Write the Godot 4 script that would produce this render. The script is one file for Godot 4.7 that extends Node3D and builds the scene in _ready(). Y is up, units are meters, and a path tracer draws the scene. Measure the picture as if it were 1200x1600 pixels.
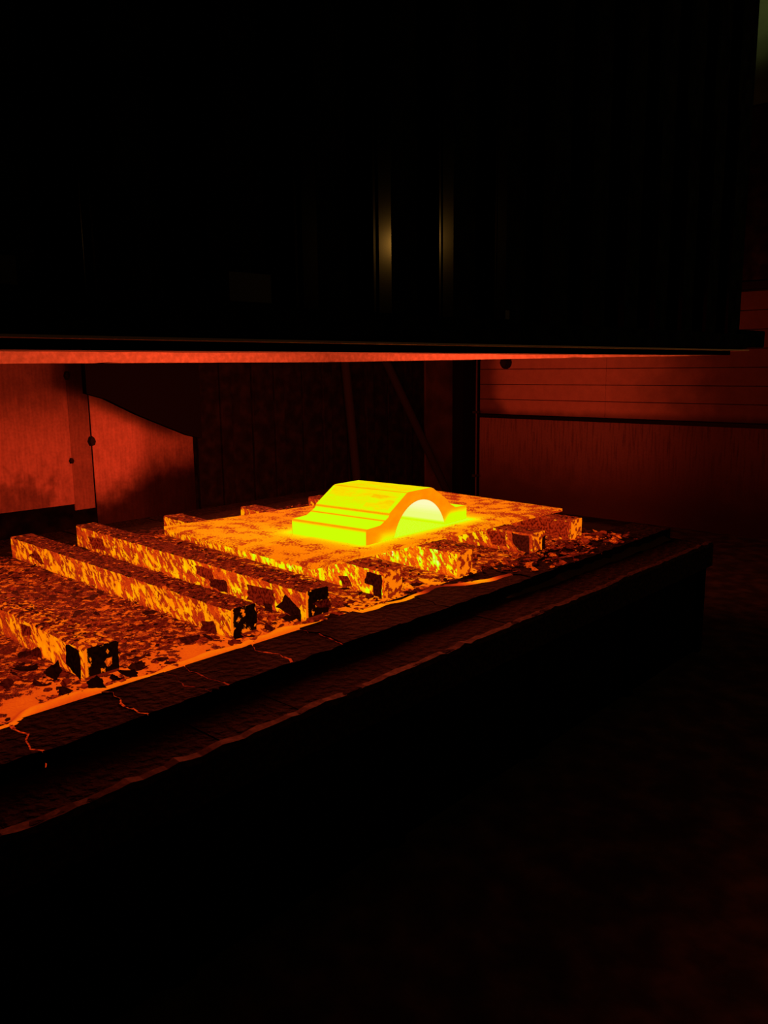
extends Node3D
# A bogie-hearth heat-treatment furnace with its hood lifted: seven glowing billets carry a plate with a hot forged saddle.
# World: x runs along the hearth front, -z away across the hearth, y up, metres. The eye stands at (0, 1.7, 0).

var rng := RandomNumberGenerator.new()
var lut_r := PackedByteArray()
var lut_g := PackedByteArray()
var lut_b := PackedByteArray()
var n_cell: PackedByteArray      # 1024 x 1024 tiles of noise, read as bytes
var n_cell_small: PackedByteArray
var n_fine: PackedByteArray
var n_soft: PackedByteArray
var n_speck: PackedByteArray
var used := {}
var scale_mottle: NoiseTexture2D
var map_axis := -1               # 0: walls across x, 2: walls across z, -1: off
var map_lo := Vector2.ZERO
var map_hi := Vector2.ONE

# ------------------------------------------------------------------ naming and tagging
func numbered(called: String, parent: Node) -> String:
	var key := str(parent.get_instance_id()) + "/" + called
	var k: int = used.get(key, 0)
	used[key] = k + 1
	return called if k == 0 else "%s_%03d" % [called, k]

func thing(called: String, label: String, category: String, at := Vector3.ZERO, turn := 0.0, group := "") -> Node3D:
	var o := Node3D.new()
	o.name = numbered(called, self)
	add_child(o, true)
	o.position = at
	o.rotation.y = turn
	o.set_meta("label", label)
	o.set_meta("category", category)
	if group != "":
		o.set_meta("group", group)
	return o

func obj(called: String, st: SurfaceTool, m: Material, parent: Node = self) -> MeshInstance3D:
	var o := MeshInstance3D.new()
	o.mesh = st.commit()
	o.material_override = m
	o.name = numbered(called, parent)
	parent.add_child(o, true)
	return o

func struct(called: String, st: SurfaceTool, m: Material, label: String, category: String) -> MeshInstance3D:
	var o := obj(called, st, m, self)
	o.set_meta("kind", "structure")
	o.set_meta("label", label)
	o.set_meta("category", category)
	return o

# ------------------------------------------------------------------ shapes
func mb() -> SurfaceTool:
	var st := SurfaceTool.new()
	st.begin(Mesh.PRIMITIVE_TRIANGLES)
	return st

func flat_uv(p: Vector3) -> Vector2:
	# the place of a point on a wall of which one texture covers the rectangle map_lo .. map_hi
	var h := p.z if map_axis == 0 else p.x
	return Vector2(clampf((h - map_lo.x) / (map_hi.x - map_lo.x), 0.001, 0.999), clampf(1.0 - (p.y - map_lo.y) / (map_hi.y - map_lo.y), 0.001, 0.999))

func tri(st: SurfaceTool, p: Vector3, q: Vector3, r: Vector3, n: Vector3, a := Vector2.ZERO, b := Vector2.ZERO, c := Vector2.ZERO) -> void:
	if map_axis >= 0:
		a = flat_uv(p)
		b = flat_uv(q)
		c = flat_uv(r)
	var g := (q - p).cross(r - p)
	if g.length_squared() < 1e-16:
		return
	g = g.normalized()
	var flip := g.dot(n) > 0.0
	if not flip:
		g = -g
	st.set_normal(g)
	st.set_uv(a)
	st.add_vertex(p)
	if flip:
		st.set_normal(g)
		st.set_uv(c)
		st.add_vertex(r)
		st.set_normal(g)
		st.set_uv(b)
		st.add_vertex(q)
	else:
		st.set_normal(g)
		st.set_uv(b)
		st.add_vertex(q)
		st.set_normal(g)
		st.set_uv(c)
		st.add_vertex(r)

func quad(st: SurfaceTool, p: Vector3, q: Vector3, r: Vector3, s: Vector3, n: Vector3, a := Vector2.ZERO, b := Vector2.ZERO, c := Vector2.ZERO, d := Vector2.ZERO) -> void:
	tri(st, p, q, r, n, a, b, c)
	tri(st, p, r, s, n, a, c, d)

func box(st: SurfaceTool, lo: Vector3, hi: Vector3, bevel := 0.0) -> void:
	# a box with chamfered edges
	var c := (lo + hi) / 2.0
	var h := (hi - lo) / 2.0
	var b := minf(bevel, minf(h.x, minf(h.y, h.z)) * 0.45)
	for ax in 3:
		var u := (ax + 1) % 3
		var v := (ax + 2) % 3
		for s in [-1.0, 1.0]:
			var pts: Array[Vector3] = []
			for k in [[-1, -1], [1, -1], [1, 1], [-1, 1]]:
				var p := Vector3.ZERO
				p[ax] = s * h[ax]
				p[u] = k[0] * (h[u] - b)
				p[v] = k[1] * (h[v] - b)
				pts.append(c + p)
			var n := Vector3.ZERO
			n[ax] = s
			quad(st, pts[0], pts[1], pts[2], pts[3], n)
			if b > 0.0:
				for t in [-1.0, 1.0]:
					var e: Array[Vector3] = []
					for w in [-1.0, 1.0]:
						var p := Vector3.ZERO
						p[ax] = s * h[ax]
						p[u] = t * (h[u] - b)
						p[v] = w * (h[v] - b)
						e.append(c + p)
					for w in [1.0, -1.0]:
						var p := Vector3.ZERO
						p[ax] = s * (h[ax] - b)
						p[u] = t * h[u]
						p[v] = w * (h[v] - b)
						e.append(c + p)
					var m := Vector3.ZERO
					m[ax] = s
					m[u] = t
					quad(st, e[0], e[1], e[2], e[3], m)
	if b > 0.0:
		for i in [-1.0, 1.0]:
			for j in [-1.0, 1.0]:
				for k in [-1.0, 1.0]:
					tri(st, c + Vector3(i * h.x, j * (h.y - b), k * (h.z - b)), c + Vector3(i * (h.x - b), j * h.y, k * (h.z - b)), c + Vector3(i * (h.x - b), j * (h.y - b), k * h.z), Vector3(i, j, k))

func extrude(st: SurfaceTool, poly: PackedVector2Array, t0: float, t1: float, ax: int) -> void:
	# ax 0: polygon (z, y) along x; ax 1: polygon (x, z) along y; ax 2: polygon (x, y) along z
	var at := func(p: Vector2, t: float) -> Vector3:
		return Vector3(t, p.y, p.x) if ax == 0 else (Vector3(p.x, t, p.y) if ax == 1 else Vector3(p.x, p.y, t))
	var area := 0.0
	for i in poly.size():
		var q := poly[(i + 1) % poly.size()]
		area += poly[i].x * q.y - q.x * poly[i].y
	var ids := Geometry2D.triangulate_polygon(poly)
	var axis := Vector3.ZERO
	axis[ax] = 1.0
	for k in range(0, ids.size(), 3):
		tri(st, at.call(poly[ids[k]], t1), at.call(poly[ids[k + 1]], t1), at.call(poly[ids[k + 2]], t1), axis)
		tri(st, at.call(poly[ids[k]], t0), at.call(poly[ids[k + 1]], t0), at.call(poly[ids[k + 2]], t0), -axis)
	for i in poly.size():
		var p := poly[i]
		var q := poly[(i + 1) % poly.size()]
		var out2 := Vector2(q.y - p.y, p.x - q.x) * signf(area)
		var n: Vector3 = at.call(out2, 0.0)
		quad(st, at.call(p, t0), at.call(q, t0), at.call(q, t1), at.call(p, t1), n)

func tube(st: SurfaceTool, path: Array, r: float, sides := 10) -> void:
	var rings := []
	for i in path.size():
		var a: Vector3 = path[maxi(i - 1, 0)]
		var b: Vector3 = path[mini(i + 1, path.size() - 1)]
		var d := (b - a).normalized()
		var u := d.cross(Vector3.RIGHT if absf(d.x) < 0.8 else Vector3.UP).normalized()
		var v := d.cross(u)
		var ring := []
		for k in sides:
			var w := TAU * k / sides
			ring.append(path[i] + (u * cos(w) + v * sin(w)) * r)
		rings.append(ring)
	for i in path.size() - 1:
		for k in sides:
			var l := (k + 1) % sides
			var mid: Vector3 = (rings[i][k] + rings[i][l]) / 2.0 - path[i]
			quad(st, rings[i][k], rings[i][l], rings[i + 1][l], rings[i + 1][k], mid)
	for e in [0, path.size() - 1]:
		var d: Vector3 = path[e] - path[1 if e == 0 else e - 1]
		for k in range(1, sides - 1):
			tri(st, rings[e][0], rings[e][k], rings[e][k + 1], d)

# a thin curled sheet from an outline: pts in the (u, v) plane at origin o, lifted along w by its curl
func sheet(st: SurfaceTool, o: Vector3, u: Vector3, v: Vector3, w: Vector3, pts: Array, thick: float, curl: float) -> void:
	var mid := Vector2.ZERO
	for p in pts:
		mid += Vector2(p[0], p[1])
	mid /= pts.size()
	# jag the outline
	var ring: Array[Vector2] = []
	for i in pts.size():
		var p := Vector2(pts[i][0], pts[i][1])
		var nx = pts[(i + 1) % pts.size()]
		var q := Vector2(nx[0], nx[1])
		ring.append(p + (p - mid) * rng.randf_range(-0.06, 0.03))
		for t in [0.27, 0.52, 0.77]:
			var m: Vector2 = p.lerp(q, t + rng.randf_range(-0.08, 0.08))
			ring.append(m + (m - mid) * rng.randf_range(-0.13, 0.05))
	var reach := 0.0
	for p in ring:
		reach = maxf(reach, p.distance_to(mid))
	var up := func(p: Vector2, t: float) -> Vector3:
		var f := p.distance_to(mid) / reach
		return o + u * p.x + v * p.y + w * (t + curl * f * f)
	for i in ring.size():
		var p := ring[i]
		var q := ring[(i + 1) % ring.size()]
		var pi2 := mid.lerp(p, 0.55)
		var qi := mid.lerp(q, 0.55)
		for t in [0.0, thick]:
			var n := w if t > 0.0 else -w
			tri(st, up.call(mid, t), up.call(pi2, t), up.call(qi, t), n)
			quad(st, up.call(pi2, t), up.call(p, t), up.call(q, t), up.call(qi, t), n)
		var out3 := u * (q.y - p.y) - v * (q.x - p.x)
		if (u * ((p.x + q.x) / 2 - mid.x) + v * ((p.y + q.y) / 2 - mid.y)).dot(out3) < 0.0:
			out3 = -out3
		quad(st, up.call(p, 0.0), up.call(q, 0.0), up.call(q, thick), up.call(p, thick), out3)

# ------------------------------------------------------------------ materials
func lin(r: float, g: float, b: float) -> Color:
	return Color(r, g, b).linear_to_srgb()

func mat(c: Color, rough := 0.9, metal := 0.0, spec := 0.3) -> StandardMaterial3D:
	var m := StandardMaterial3D.new()
	m.albedo_color = c
	m.roughness = rough
	m.metallic = metal
	m.metallic_specular = spec
	return m

func rough_tex(m: StandardMaterial3D, freq: float, scale: float, lo: Color, hi: Color, bump := 0.0, sd := 3) -> StandardMaterial3D:
	# a mottled surface, laid on in the object's own axes
	var f := FastNoiseLite.new()
	f.seed = sd
	f.frequency = freq
	f.fractal_octaves = 5
	var g := Gradient.new()
	g.offsets = PackedFloat32Array([0.25, 0.55, 0.8])
	g.colors = PackedColorArray([lo, lo.lerp(hi, 0.5), hi])
	var t := NoiseTexture2D.new()
	t.width = 512
	t.height = 512
	t.seamless = true
	t.noise = f
	t.color_ramp = g
	m.albedo_color = Color.WHITE
	m.albedo_texture = t
	m.uv1_triplanar = true
	m.uv1_scale = Vector3.ONE * scale
	if bump > 0.0:
		var b := NoiseTexture2D.new()
		b.width = 512
		b.height = 512
		b.seamless = true
		b.noise = f
		m.heightmap_enabled = true
		m.heightmap_texture = b
		m.heightmap_scale = bump
	return m

func heat_color(h: float) -> Color:
	var i := clampi(int(h * 255.0), 0, 255)
	return Color8(lut_r[i], lut_g[i], lut_b[i])

func hot(h: float, albedo := 0.012) -> StandardMaterial3D:
	# steel or scale that glows by its heat
	var m := mat(lin(albedo, albedo * 0.9, albedo * 0.85), 0.95, 0.0, 0.0)
	m.emission_enabled = true
	m.emission = heat_color(h)
	m.emission_operator = BaseMaterial3D.EMISSION_OP_MULTIPLY
	if scale_mottle == null:
		var f := FastNoiseLite.new()
		f.seed = 5
		f.frequency = 0.02
		f.fractal_octaves = 4
		var g := Gradient.new()
		g.offsets = PackedFloat32Array([0.25, 0.5, 0.75])
		g.colors = PackedColorArray([Color(0.45, 0.3, 0.3), Color(0.85, 0.78, 0.75), Color(1, 1, 1)])
		scale_mottle = NoiseTexture2D.new()
		scale_mottle.width = 512
		scale_mottle.height = 512
		scale_mottle.seamless = true
		scale_mottle.noise = f
		scale_mottle.color_ramp = g
	m.emission_texture = scale_mottle
	m.uv1_triplanar = true
	m.uv1_scale = Vector3.ONE * 5.0
	m.emission_energy_multiplier = 1.15
	return m

func hot_tex(im: Image, albedo := 0.010) -> StandardMaterial3D:
	var m := mat(lin(albedo, albedo * 0.9, albedo * 0.85), 0.95, 0.0, 0.0)
	m.emission_enabled = true
	m.emission = Color.BLACK
	m.emission_texture = ImageTexture.create_from_image(im)
	m.emission_energy_multiplier = 1.0
	m.texture_repeat = false
	return m

func make_lut() -> void:
	var g := Gradient.new()
	g.offsets = PackedFloat32Array([0.0, 0.1, 0.2, 0.3, 0.4, 0.5, 0.6, 0.7, 0.78, 0.85, 0.91, 0.96, 1.0])
	g.colors = PackedColorArray([Color8(4, 1, 0), Color8(26, 4, 1), Color8(64, 9, 3), Color8(106, 19, 5), Color8(148, 32, 7), Color8(195, 50, 8), Color8(236, 82, 6), Color8(255, 130, 2), Color8(255, 175, 0), Color8(248, 226, 0), Color8(205, 255, 0), Color8(228, 255, 80), Color8(253, 250, 185)])
	for i in 256:
		var c := g.sample(i / 255.0)
		lut_r.append(int(c.r * 255.0))
		lut_g.append(int(c.g * 255.0))
		lut_b.append(int(c.b * 255.0))

func noise_tile(kind: int, freq: float, sd: int, warp := 0.0, ret := FastNoiseLite.RETURN_CELL_VALUE, octaves := 1) -> PackedByteArray:
	var f := FastNoiseLite.new()
	f.noise_type = kind
	f.seed = sd
	f.frequency = freq
	f.cellular_return_type = ret
	f.fractal_type = FastNoiseLite.FRACTAL_FBM if octaves > 1 else FastNoiseLite.FRACTAL_NONE
	f.fractal_octaves = octaves
	if warp > 0.0:
		f.domain_warp_enabled = true
		f.domain_warp_amplitude = warp
		f.domain_warp_frequency = freq * 1.6
	return f.get_image(1024, 1024).get_data()

func heat_field(x: float, z: float) -> float:
	# how far the ground and billets are warmed by the forging
	var dx := (x - 2.95) / 0.85
	var dz := (z + 2.9) / 1.0
	return exp(-(dx * dx + dz * dz))

func heat_image(w: int, h: int, heat: PackedFloat32Array) -> Image:
	var out := PackedByteArray()
	out.resize(w * h * 3)
	for i in w * h:
		var k := clampi(int(heat[i] * 255.0), 0, 255)
		out[i * 3] = lut_r[k]
		out[i * 3 + 1] = lut_g[k]
		out[i * 3 + 2] = lut_b[k]
	return Image.create_from_data(w, h, false, Image.FORMAT_RGB8, out)

# ------------------------------------------------------------------ hearth edge, measured along x
const EDGE_X := [0.2, 0.88, 1.0, 1.25, 1.7, 1.97, 2.2, 2.45, 2.8, 3.0, 3.2, 3.6, 4.1, 4.9]
const EDGE_Z := [-2.22, -2.25, -2.315, -2.285, -2.295, -2.31, -2.25, -2.235, -2.245, -2.17, -2.12, -2.1, -2.1, -2.1]
func edge_z(x: float) -> float:
	for i in EDGE_X.size() - 1:
		if x <= EDGE_X[i + 1]:
			var t: float = clampf((x - EDGE_X[i]) / (EDGE_X[i + 1] - EDGE_X[i]), 0.0, 1.0)
			return lerpf(EDGE_Z[i], EDGE_Z[i + 1], t * t * (3.0 - 2.0 * t))
	return -2.1

func wavy_edge(x: float) -> float:
	return edge_z(x) + 0.011 * sin(x * 15.0) + 0.006 * sin(x * 37.0 + 1.0)

# ------------------------------------------------------------------ billets
func billet_image(x0: float, z0: float, drift: float, length: float, cold_end: bool, expo: float, top_heat: float, end_expo: float, sd: int) -> Image:
	var w := 1024
	var h := 256
	var heat := PackedFloat32Array()
	heat.resize(w * h)
	for j in h:
		var strip := j / 64
		for i in w:
			var u := i / 1024.0 * length
			var hf := heat_field(x0 + drift * u, z0 - u)
			var a := ((j * 2 + sd * 131) & 1023) * 1024 + ((i + sd * 67) & 1023)
			var b := ((j * 3 + sd * 57) & 1023) * 1024 + ((i * 3 + sd * 97) & 1023)
			var c := n_cell[a] / 255.0
			var fine := n_fine[b] / 255.0 - 0.5
			var soft := n_soft[a] / 255.0 - 0.5
			var v := 0.0
			if strip == 0 or strip == 2:
				# the two flanks: bare glowing steel between slanting patches of cooler scale
				var row := j & 63
				var si := (i * 3) / 2 + row + sd * 67
				var cc := n_cell[((row + sd * 131) & 1023) * 1024 + (si & 1023)] / 255.0
				var c2 := n_cell_small[((row + 37 + sd * 61) & 1023) * 1024 + (si & 1023)] / 255.0
				var blob := n_soft[((row + sd * 211) & 1023) * 1024 + ((i * 2 + sd * 401) & 1023)] / 255.0 - 0.5
				var y := row / 64.0
				var open := expo - 0.03 + blob * 0.6
				if sd == 0:
					open += 0.45 * exp(-pow((u - 0.27) / 0.09, 2.0))
				if cc * 0.8 + c2 * 0.2 < open and c2 < 0.90:
					v = 0.69 + 0.25 * hf * (0.75 + blob) + 0.10 * maxf(0.0, blob) + 0.03 * fine
				else:
					v = 0.26 + 0.19 * cc + 0.09 * c2 + 0.19 * hf + 0.14 * fine
					if c2 < 0.10:
						v += 0.14
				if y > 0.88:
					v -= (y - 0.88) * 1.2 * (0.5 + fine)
			elif strip == 1:
				var ct := n_cell_small[((j + sd * 77) & 1023) * 1024 + ((i + sd * 97) & 1023)] / 255.0
				v = top_heat - 0.09 + 0.12 * hf + 0.17 * ct + 0.16 * fine
				if ct > 0.93 or n_speck[b] > 200:
					v += 0.20
				elif ct < 0.12:
					v -= 0.12
				if sd == 0 and u < 0.75 and n_soft[((j * 3 + 700) & 1023) * 1024 + ((i * 3 + 210) & 1023)] > 150:
					v = 0.63 + 0.08 * fine
			else:
				if cold_end:
					v = 0.05 + 0.05 * fine
					var ex := (i & 511) / 512.0
					var ey := (j & 63) / 64.0
					if n_cell[((j * 2 + sd * 37) & 1023) * 1024 + ((i / 3 + sd * 201) & 1023)] / 255.0 < end_expo:
						v = 0.64 + 0.06 * fine
					if ex < 0.10 + 0.06 * fine:
						v = 0.66 + 0.05 * fine
					if ey > 0.9:
						v = 0.3
				else:
					var cc := n_cell[((j * 2 + sd * 37) & 1023) * 1024 + ((i / 4 + sd * 201) & 1023)] / 255.0
					v = 0.68 + 0.05 * fine if cc < end_expo else 0.30 + 0.10 * cc
			heat[j * w + i] = v
	return heat_image(w, h, heat)

func billet_body(length: float, w: float, h: float, drift: float, sd: int) -> SurfaceTool:
	# origin at the foot of the front left corner; runs back along -z; worn, uneven edges
	var st := mb()
	rng.seed = 500 + sd
	var n := 72
	var rings := []
	for i in n + 1:
		var t := float(i) / n
		var u := t * length
		var j := func(k: float) -> float: return rng.randf_range(-k, k)
		var x := drift * u
		rings.append([Vector3(x + j.call(0.002), 0, -u), Vector3(x + j.call(0.0025), h * 0.5, -u), Vector3(x + j.call(0.002), h - 0.006 + j.call(0.002), -u), Vector3(x + 0.006 + j.call(0.002), h + j.call(0.0015), -u),
			Vector3(x + w * 0.5, h + j.call(0.002), -u), Vector3(x + w - 0.006, h + j.call(0.0015), -u), Vector3(x + w + j.call(0.002), h - 0.006, -u), Vector3(x + w + j.call(0.0025), h * 0.5, -u), Vector3(x + w + j.call(0.002), 0, -u)])
	var vs := [0.2499, 0.125, 0.006, 0.25, 0.375, 0.499, 0.506, 0.625, 0.7499]
	var face_n := [Vector3.LEFT, Vector3.LEFT, Vector3(-1, 1, 0), Vector3.UP, Vector3.UP, Vector3(1, 1, 0), Vector3.RIGHT, Vector3.RIGHT]
	for i in n:
		var u0 := (float(i) / n) * 0.998 + 0.001
		var u1 := (float(i + 1) / n) * 0.998 + 0.001
		for k in 8:
			var va: float = vs[k]
			var vb: float = vs[k + 1]
			if k == 2:
				va = 0.256
				vb = 0.262
			if k == 5:
				va = 0.494
				vb = 0.488
			quad(st, rings[i][k], rings[i][k + 1], rings[i + 1][k + 1], rings[i + 1][k], face_n[k], Vector2(u0, va), Vector2(u0, vb), Vector2(u1, vb), Vector2(u1, va))
	for e in [0, n]:
		var r = rings[e]
		var uo := 0.001 if e == 0 else 0.501
		var nn := Vector3.BACK if e == 0 else Vector3.FORWARD
		var c: Vector3 = (r[1] + r[7]) / 2.0
		for k in 9:
			var p: Vector3 = r[k]
			var q: Vector3 = r[(k + 1) % 9]
			var uv := func(s: Vector3) -> Vector2:
				return Vector2(uo + clampf((s.x - r[0].x) / w, 0.0, 1.0) * 0.497, 0.752 + (1.0 - clampf(s.y / h, 0.0, 1.0)) * 0.246)
			tri(st, c, p, q, nn, uv.call(c), uv.call(p), uv.call(q))
	return st

func peel(parent: Node3D, drift: float, w: float, side: String, pts: Array, h: float, curl: float, off := 0.004) -> void:
	# a plate of scale coming away from a billet: side L flank (u back from the front end, v up) or E front end (u across, v up)
	var st := mb()
	if side == "L":
		sheet(st, Vector3(-off, 0, 0), Vector3(drift, 0, -1), Vector3.UP, Vector3.LEFT, pts, 0.002, curl)
	else:
		sheet(st, Vector3(0, 0, off), Vector3.RIGHT, Vector3.UP, Vector3.BACK, pts, 0.002, curl)
	obj("scale_flake", st, hot(h, 0.01), parent)

# ------------------------------------------------------------------ loose scale
func loose_flake(st: SurfaceTool, at: Vector3, r: float, tilt: float, curl: float) -> void:
	var n := rng.randi_range(5, 7)
	var yaw := rng.randf() * TAU
	var lean := rng.randf_range(-tilt, tilt)
	var bs := Basis(Vector3.UP, yaw) * Basis(Vector3.RIGHT, lean)
	var asp := rng.randf_range(0.45, 1.0)
	var ring: Array[Vector3] = []
	for k in n:
		var w := TAU * k / n + rng.randf_range(-0.3, 0.3)
		var q := rng.randf_range(0.65, 1.0) * r
		ring.append(at + bs * Vector3(cos(w) * q, curl * r * rng.randf_range(0.3, 1.0), sin(w) * q * asp) + Vector3(0, absf(sin(lean)) * r * 0.7, 0))
	var c := at + Vector3(0, absf(sin(lean)) * r * 0.7 + 0.001, 0)
	for k in n:
		tri(st, c, ring[k], ring[(k + 1) % n], bs.y)

func deck_height(x: float, z: float) -> float:
	var zb := wavy_edge(x)
	var y := 0.70
	var ix := (int(x * 170.0) & 1023)
	var iz := (int(-z * 170.0) & 1023)
	y += (n_soft[iz * 1024 + ix] / 255.0 - 1.0) * 0.010
	var d := zb - z     # metres in from the hearth edge
	y += 0.020 * exp(-pow((d - 0.035) / 0.035, 2.0)) - 0.006 * exp(-pow((d - 0.10) / 0.03, 2.0))
	if d < 0.0:
		y += d * 0.35
	return y

# ==================================================================
func _ready() -> void:
	rng.seed = 7
	make_lut()

	# ---------------- camera, sky, lights, exposure
	var cam := Camera3D.new()
	cam.name = "camera"
	cam.fov = rad_to_deg(2.0 * atan(800.0 / 1283.0))
	cam.near = 0.05
	cam.far = 60.0
	cam.transform = Transform3D(Basis(Vector3(0.676794, -0.010924, 0.736091), Vector3(0.135361, 0.984689, -0.109844), Vector3(-0.723621, 0.173980, 0.667910)).orthonormalized(), Vector3(0, 1.7, 0))
	cam.current = true
	add_child(cam)
	var env := Environment.new()
	env.background_mode = Environment.BG_COLOR
	env.background_color = Color(0.012, 0.012, 0.012)
	env.tonemap_mode = Environment.TONE_MAPPER_LINEAR
	env.tonemap_exposure = 1.0
	env.sdfgi_enabled = true
	env.ssao_enabled = true
	env.ssil_enabled = true
	var we := WorldEnvironment.new()
	we.name = "environment"
	we.environment = env
	add_child(we)
	# the glow of the hearth: one lamp close above each part of the hot load
	for l in [[2.6, 1.22, -3.5, 1.7], [4.0, 1.22, -3.4, 2.8], [3.3, 1.30, -3.9, 2.5], [3.3, 1.38, -2.95, 2.5], [1.5, 1.15, -3.4, 1.2]]:
		var o := OmniLight3D.new()
		o.name = "hearth_glow_light"
		o.position = Vector3(l[0], l[1], l[2])
		o.light_color = lin(1.0, 0.085, 0.028)
		o.light_energy = l[3]
		o.light_size = 0.25
		o.omni_range = 20.0
		o.omni_attenuation = 2.0
		o.shadow_enabled = true
		add_child(o, true)

	n_cell = noise_tile(FastNoiseLite.TYPE_CELLULAR, 0.055, 11, 26.0)
	n_cell_small = noise_tile(FastNoiseLite.TYPE_CELLULAR, 0.13, 12, 10.0)
	n_fine = noise_tile(FastNoiseLite.TYPE_SIMPLEX, 0.06, 13, 0.0, FastNoiseLite.RETURN_CELL_VALUE, 4)
	n_soft = noise_tile(FastNoiseLite.TYPE_SIMPLEX, 0.012, 14, 0.0, FastNoiseLite.RETURN_CELL_VALUE, 3)
	n_speck = noise_tile(FastNoiseLite.TYPE_SIMPLEX, 0.16, 15, 0.0, FastNoiseLite.RETURN_CELL_VALUE, 2)

	build_room()
	build_hood()
	build_hearth()
	build_load()
	build_litter()
	build_back_things()
	build_lamp()

# ------------------------------------------------------------------ the hall
func build_room() -> void:
	var dark := rough_tex(mat(Color.WHITE, 0.95, 0.0, 0.1), 0.02, 0.5, lin(0.006, 0.005, 0.004), lin(0.016, 0.013, 0.010), 0.0, 21)
	var black := rough_tex(mat(Color.WHITE, 0.95, 0.0, 0.0), 0.02, 0.5, lin(0.002, 0.0017, 0.0015), lin(0.006, 0.005, 0.004), 0.0, 29)
	var concrete := rough_tex(mat(Color.WHITE, 0.95, 0.0, 0.05), 0.02, 0.5, lin(0.025, 0.022, 0.018), lin(0.06, 0.05, 0.042), 0.0, 30)
	var st := mb()
	box(st, Vector3(-4.2, -0.2, -6.5), Vector3(8.6, 0.0, 4.2))
	struct("floor", st, concrete, "dark oil-stained concrete floor in front of and around the hearth", "floor")
	st = mb()
	box(st, Vector3(-4.2, 7.5, -6.5), Vector3(8.6, 7.7, 4.2))
	struct("ceiling", st, dark, "dark roof high over the furnace hall", "ceiling")
	st = mb()
	box(st, Vector3(-4.4, 0.0, -6.5), Vector3(-4.2, 7.5, 4.2))
	struct("wall_left", st, dark, "dark side wall behind the photographer", "wall")
	st = mb()
	box(st, Vector3(-4.2, 0.0, 4.2), Vector3(8.6, 7.5, 4.4))
	struct("wall_front", st, dark, "dark wall facing the open furnace", "wall")

	# back wall: black masonry with rust-red sheet panels at its left
	var back := struct("wall_back", _box(Vector3(-4.2, 0, -6.5), Vector3(8.6, 7.5, -6.2)), black, "dark back wall behind the hearth with sheet panels at its left end", "wall")
	map_axis = 2
	map_lo = Vector2(0.3, 0.4)
	map_hi = Vector2(4.3, 3.2)
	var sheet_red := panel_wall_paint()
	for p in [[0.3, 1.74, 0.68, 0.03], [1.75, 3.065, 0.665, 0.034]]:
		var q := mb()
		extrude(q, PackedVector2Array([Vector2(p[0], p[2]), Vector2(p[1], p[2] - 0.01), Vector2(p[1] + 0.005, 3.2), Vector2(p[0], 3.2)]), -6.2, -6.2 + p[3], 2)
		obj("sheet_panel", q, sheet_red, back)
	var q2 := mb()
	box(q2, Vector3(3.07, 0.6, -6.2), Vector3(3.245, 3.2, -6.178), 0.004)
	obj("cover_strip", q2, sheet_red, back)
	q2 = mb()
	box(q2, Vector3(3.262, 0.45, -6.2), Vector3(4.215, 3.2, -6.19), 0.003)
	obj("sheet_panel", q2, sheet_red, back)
	map_axis = -1
	for p in [[3.245, 1.14, 0.035], [3.06, 1.0, 0.022], [3.075, 1.66, 0.03]]:
		q2 = mb()
		for k in 6:
			var a := TAU * k / 6.0
			var b := TAU * (k + 1) / 6.0
			var c := Vector3(p[0], p[1], -6.135)
			var ra: Vector3 = Vector3(cos(a), sin(a) * 1.4, 0) * p[2]
			var rb: Vector3 = Vector3(cos(b), sin(b) * 1.4, 0) * p[2]
			tri(q2, c, c + ra * 0.7 + Vector3(0, 0, -0.008), c + rb * 0.7 + Vector3(0, 0, -0.008), Vector3.BACK)
			quad(q2, c + ra * 0.7 + Vector3(0, 0, -0.008), c + rb * 0.7 + Vector3(0, 0, -0.008), c + rb + Vector3(0, 0, -0.06), c + ra + Vector3(0, 0, -0.06), ra + rb)
		obj("panel_clip", q2, mat(lin(0.01, 0.008, 0.007), 0.9), back)
	# dark ribbed doors in the middle of the back wall and a brown strip at their right
	var blackened := rough_tex(mat(Color.WHITE, 0.9, 0.0, 0.15), 0.02, 0.6, lin(0.004, 0.0036, 0.0032), lin(0.011, 0.009, 0.008), 0.0, 24)
	for k in 5:
		q2 = mb()
		var xa := 4.25 + k * 0.63
		box(q2, Vector3(xa, 0.02, -6.2), Vector3(xa + 0.61, 3.2, -6.16), 0.006)
		box(q2, Vector3(xa + 0.24, 0.05, -6.16), Vector3(xa + 0.36, 3.15, -6.125), 0.01)
		obj("dark_door_panel", q2, blackened, back)
	q2 = mb()
	box(q2, Vector3(7.42, 0.02, -6.2), Vector3(7.93, 3.2, -6.17), 0.004)
	obj("cover_strip", q2, rough_tex(mat(Color.WHITE, 0.9, 0.0, 0.1), 0.01, 0.4, lin(0.03, 0.02, 0.014), lin(0.06, 0.035, 0.025), 0.0, 25), back)

	# right wall: stained render below a ledge, wide planks above it, dark wall over those
	var right := struct("wall_right", _box(Vector3(8.34, 0, -6.5), Vector3(8.6, 7.5, 4.2)), dark, "right hall wall of stained render below and wide horizontal planks above", "wall")
	map_axis = 0
	map_lo = Vector2(-6.2, 0.0)
	map_hi = Vector2(-1.6, 2.4)
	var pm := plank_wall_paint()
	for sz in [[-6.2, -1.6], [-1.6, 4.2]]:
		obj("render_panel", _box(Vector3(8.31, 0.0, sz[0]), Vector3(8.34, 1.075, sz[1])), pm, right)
	q2 = mb()
	box(q2, Vector3(8.265, 1.075, -6.04), Vector3(8.34, 1.118, 4.2), 0.006)
	obj("ledge", q2, mat(lin(0.008, 0.006, 0.005), 0.9, 0.0, 0.1), right)
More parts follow.
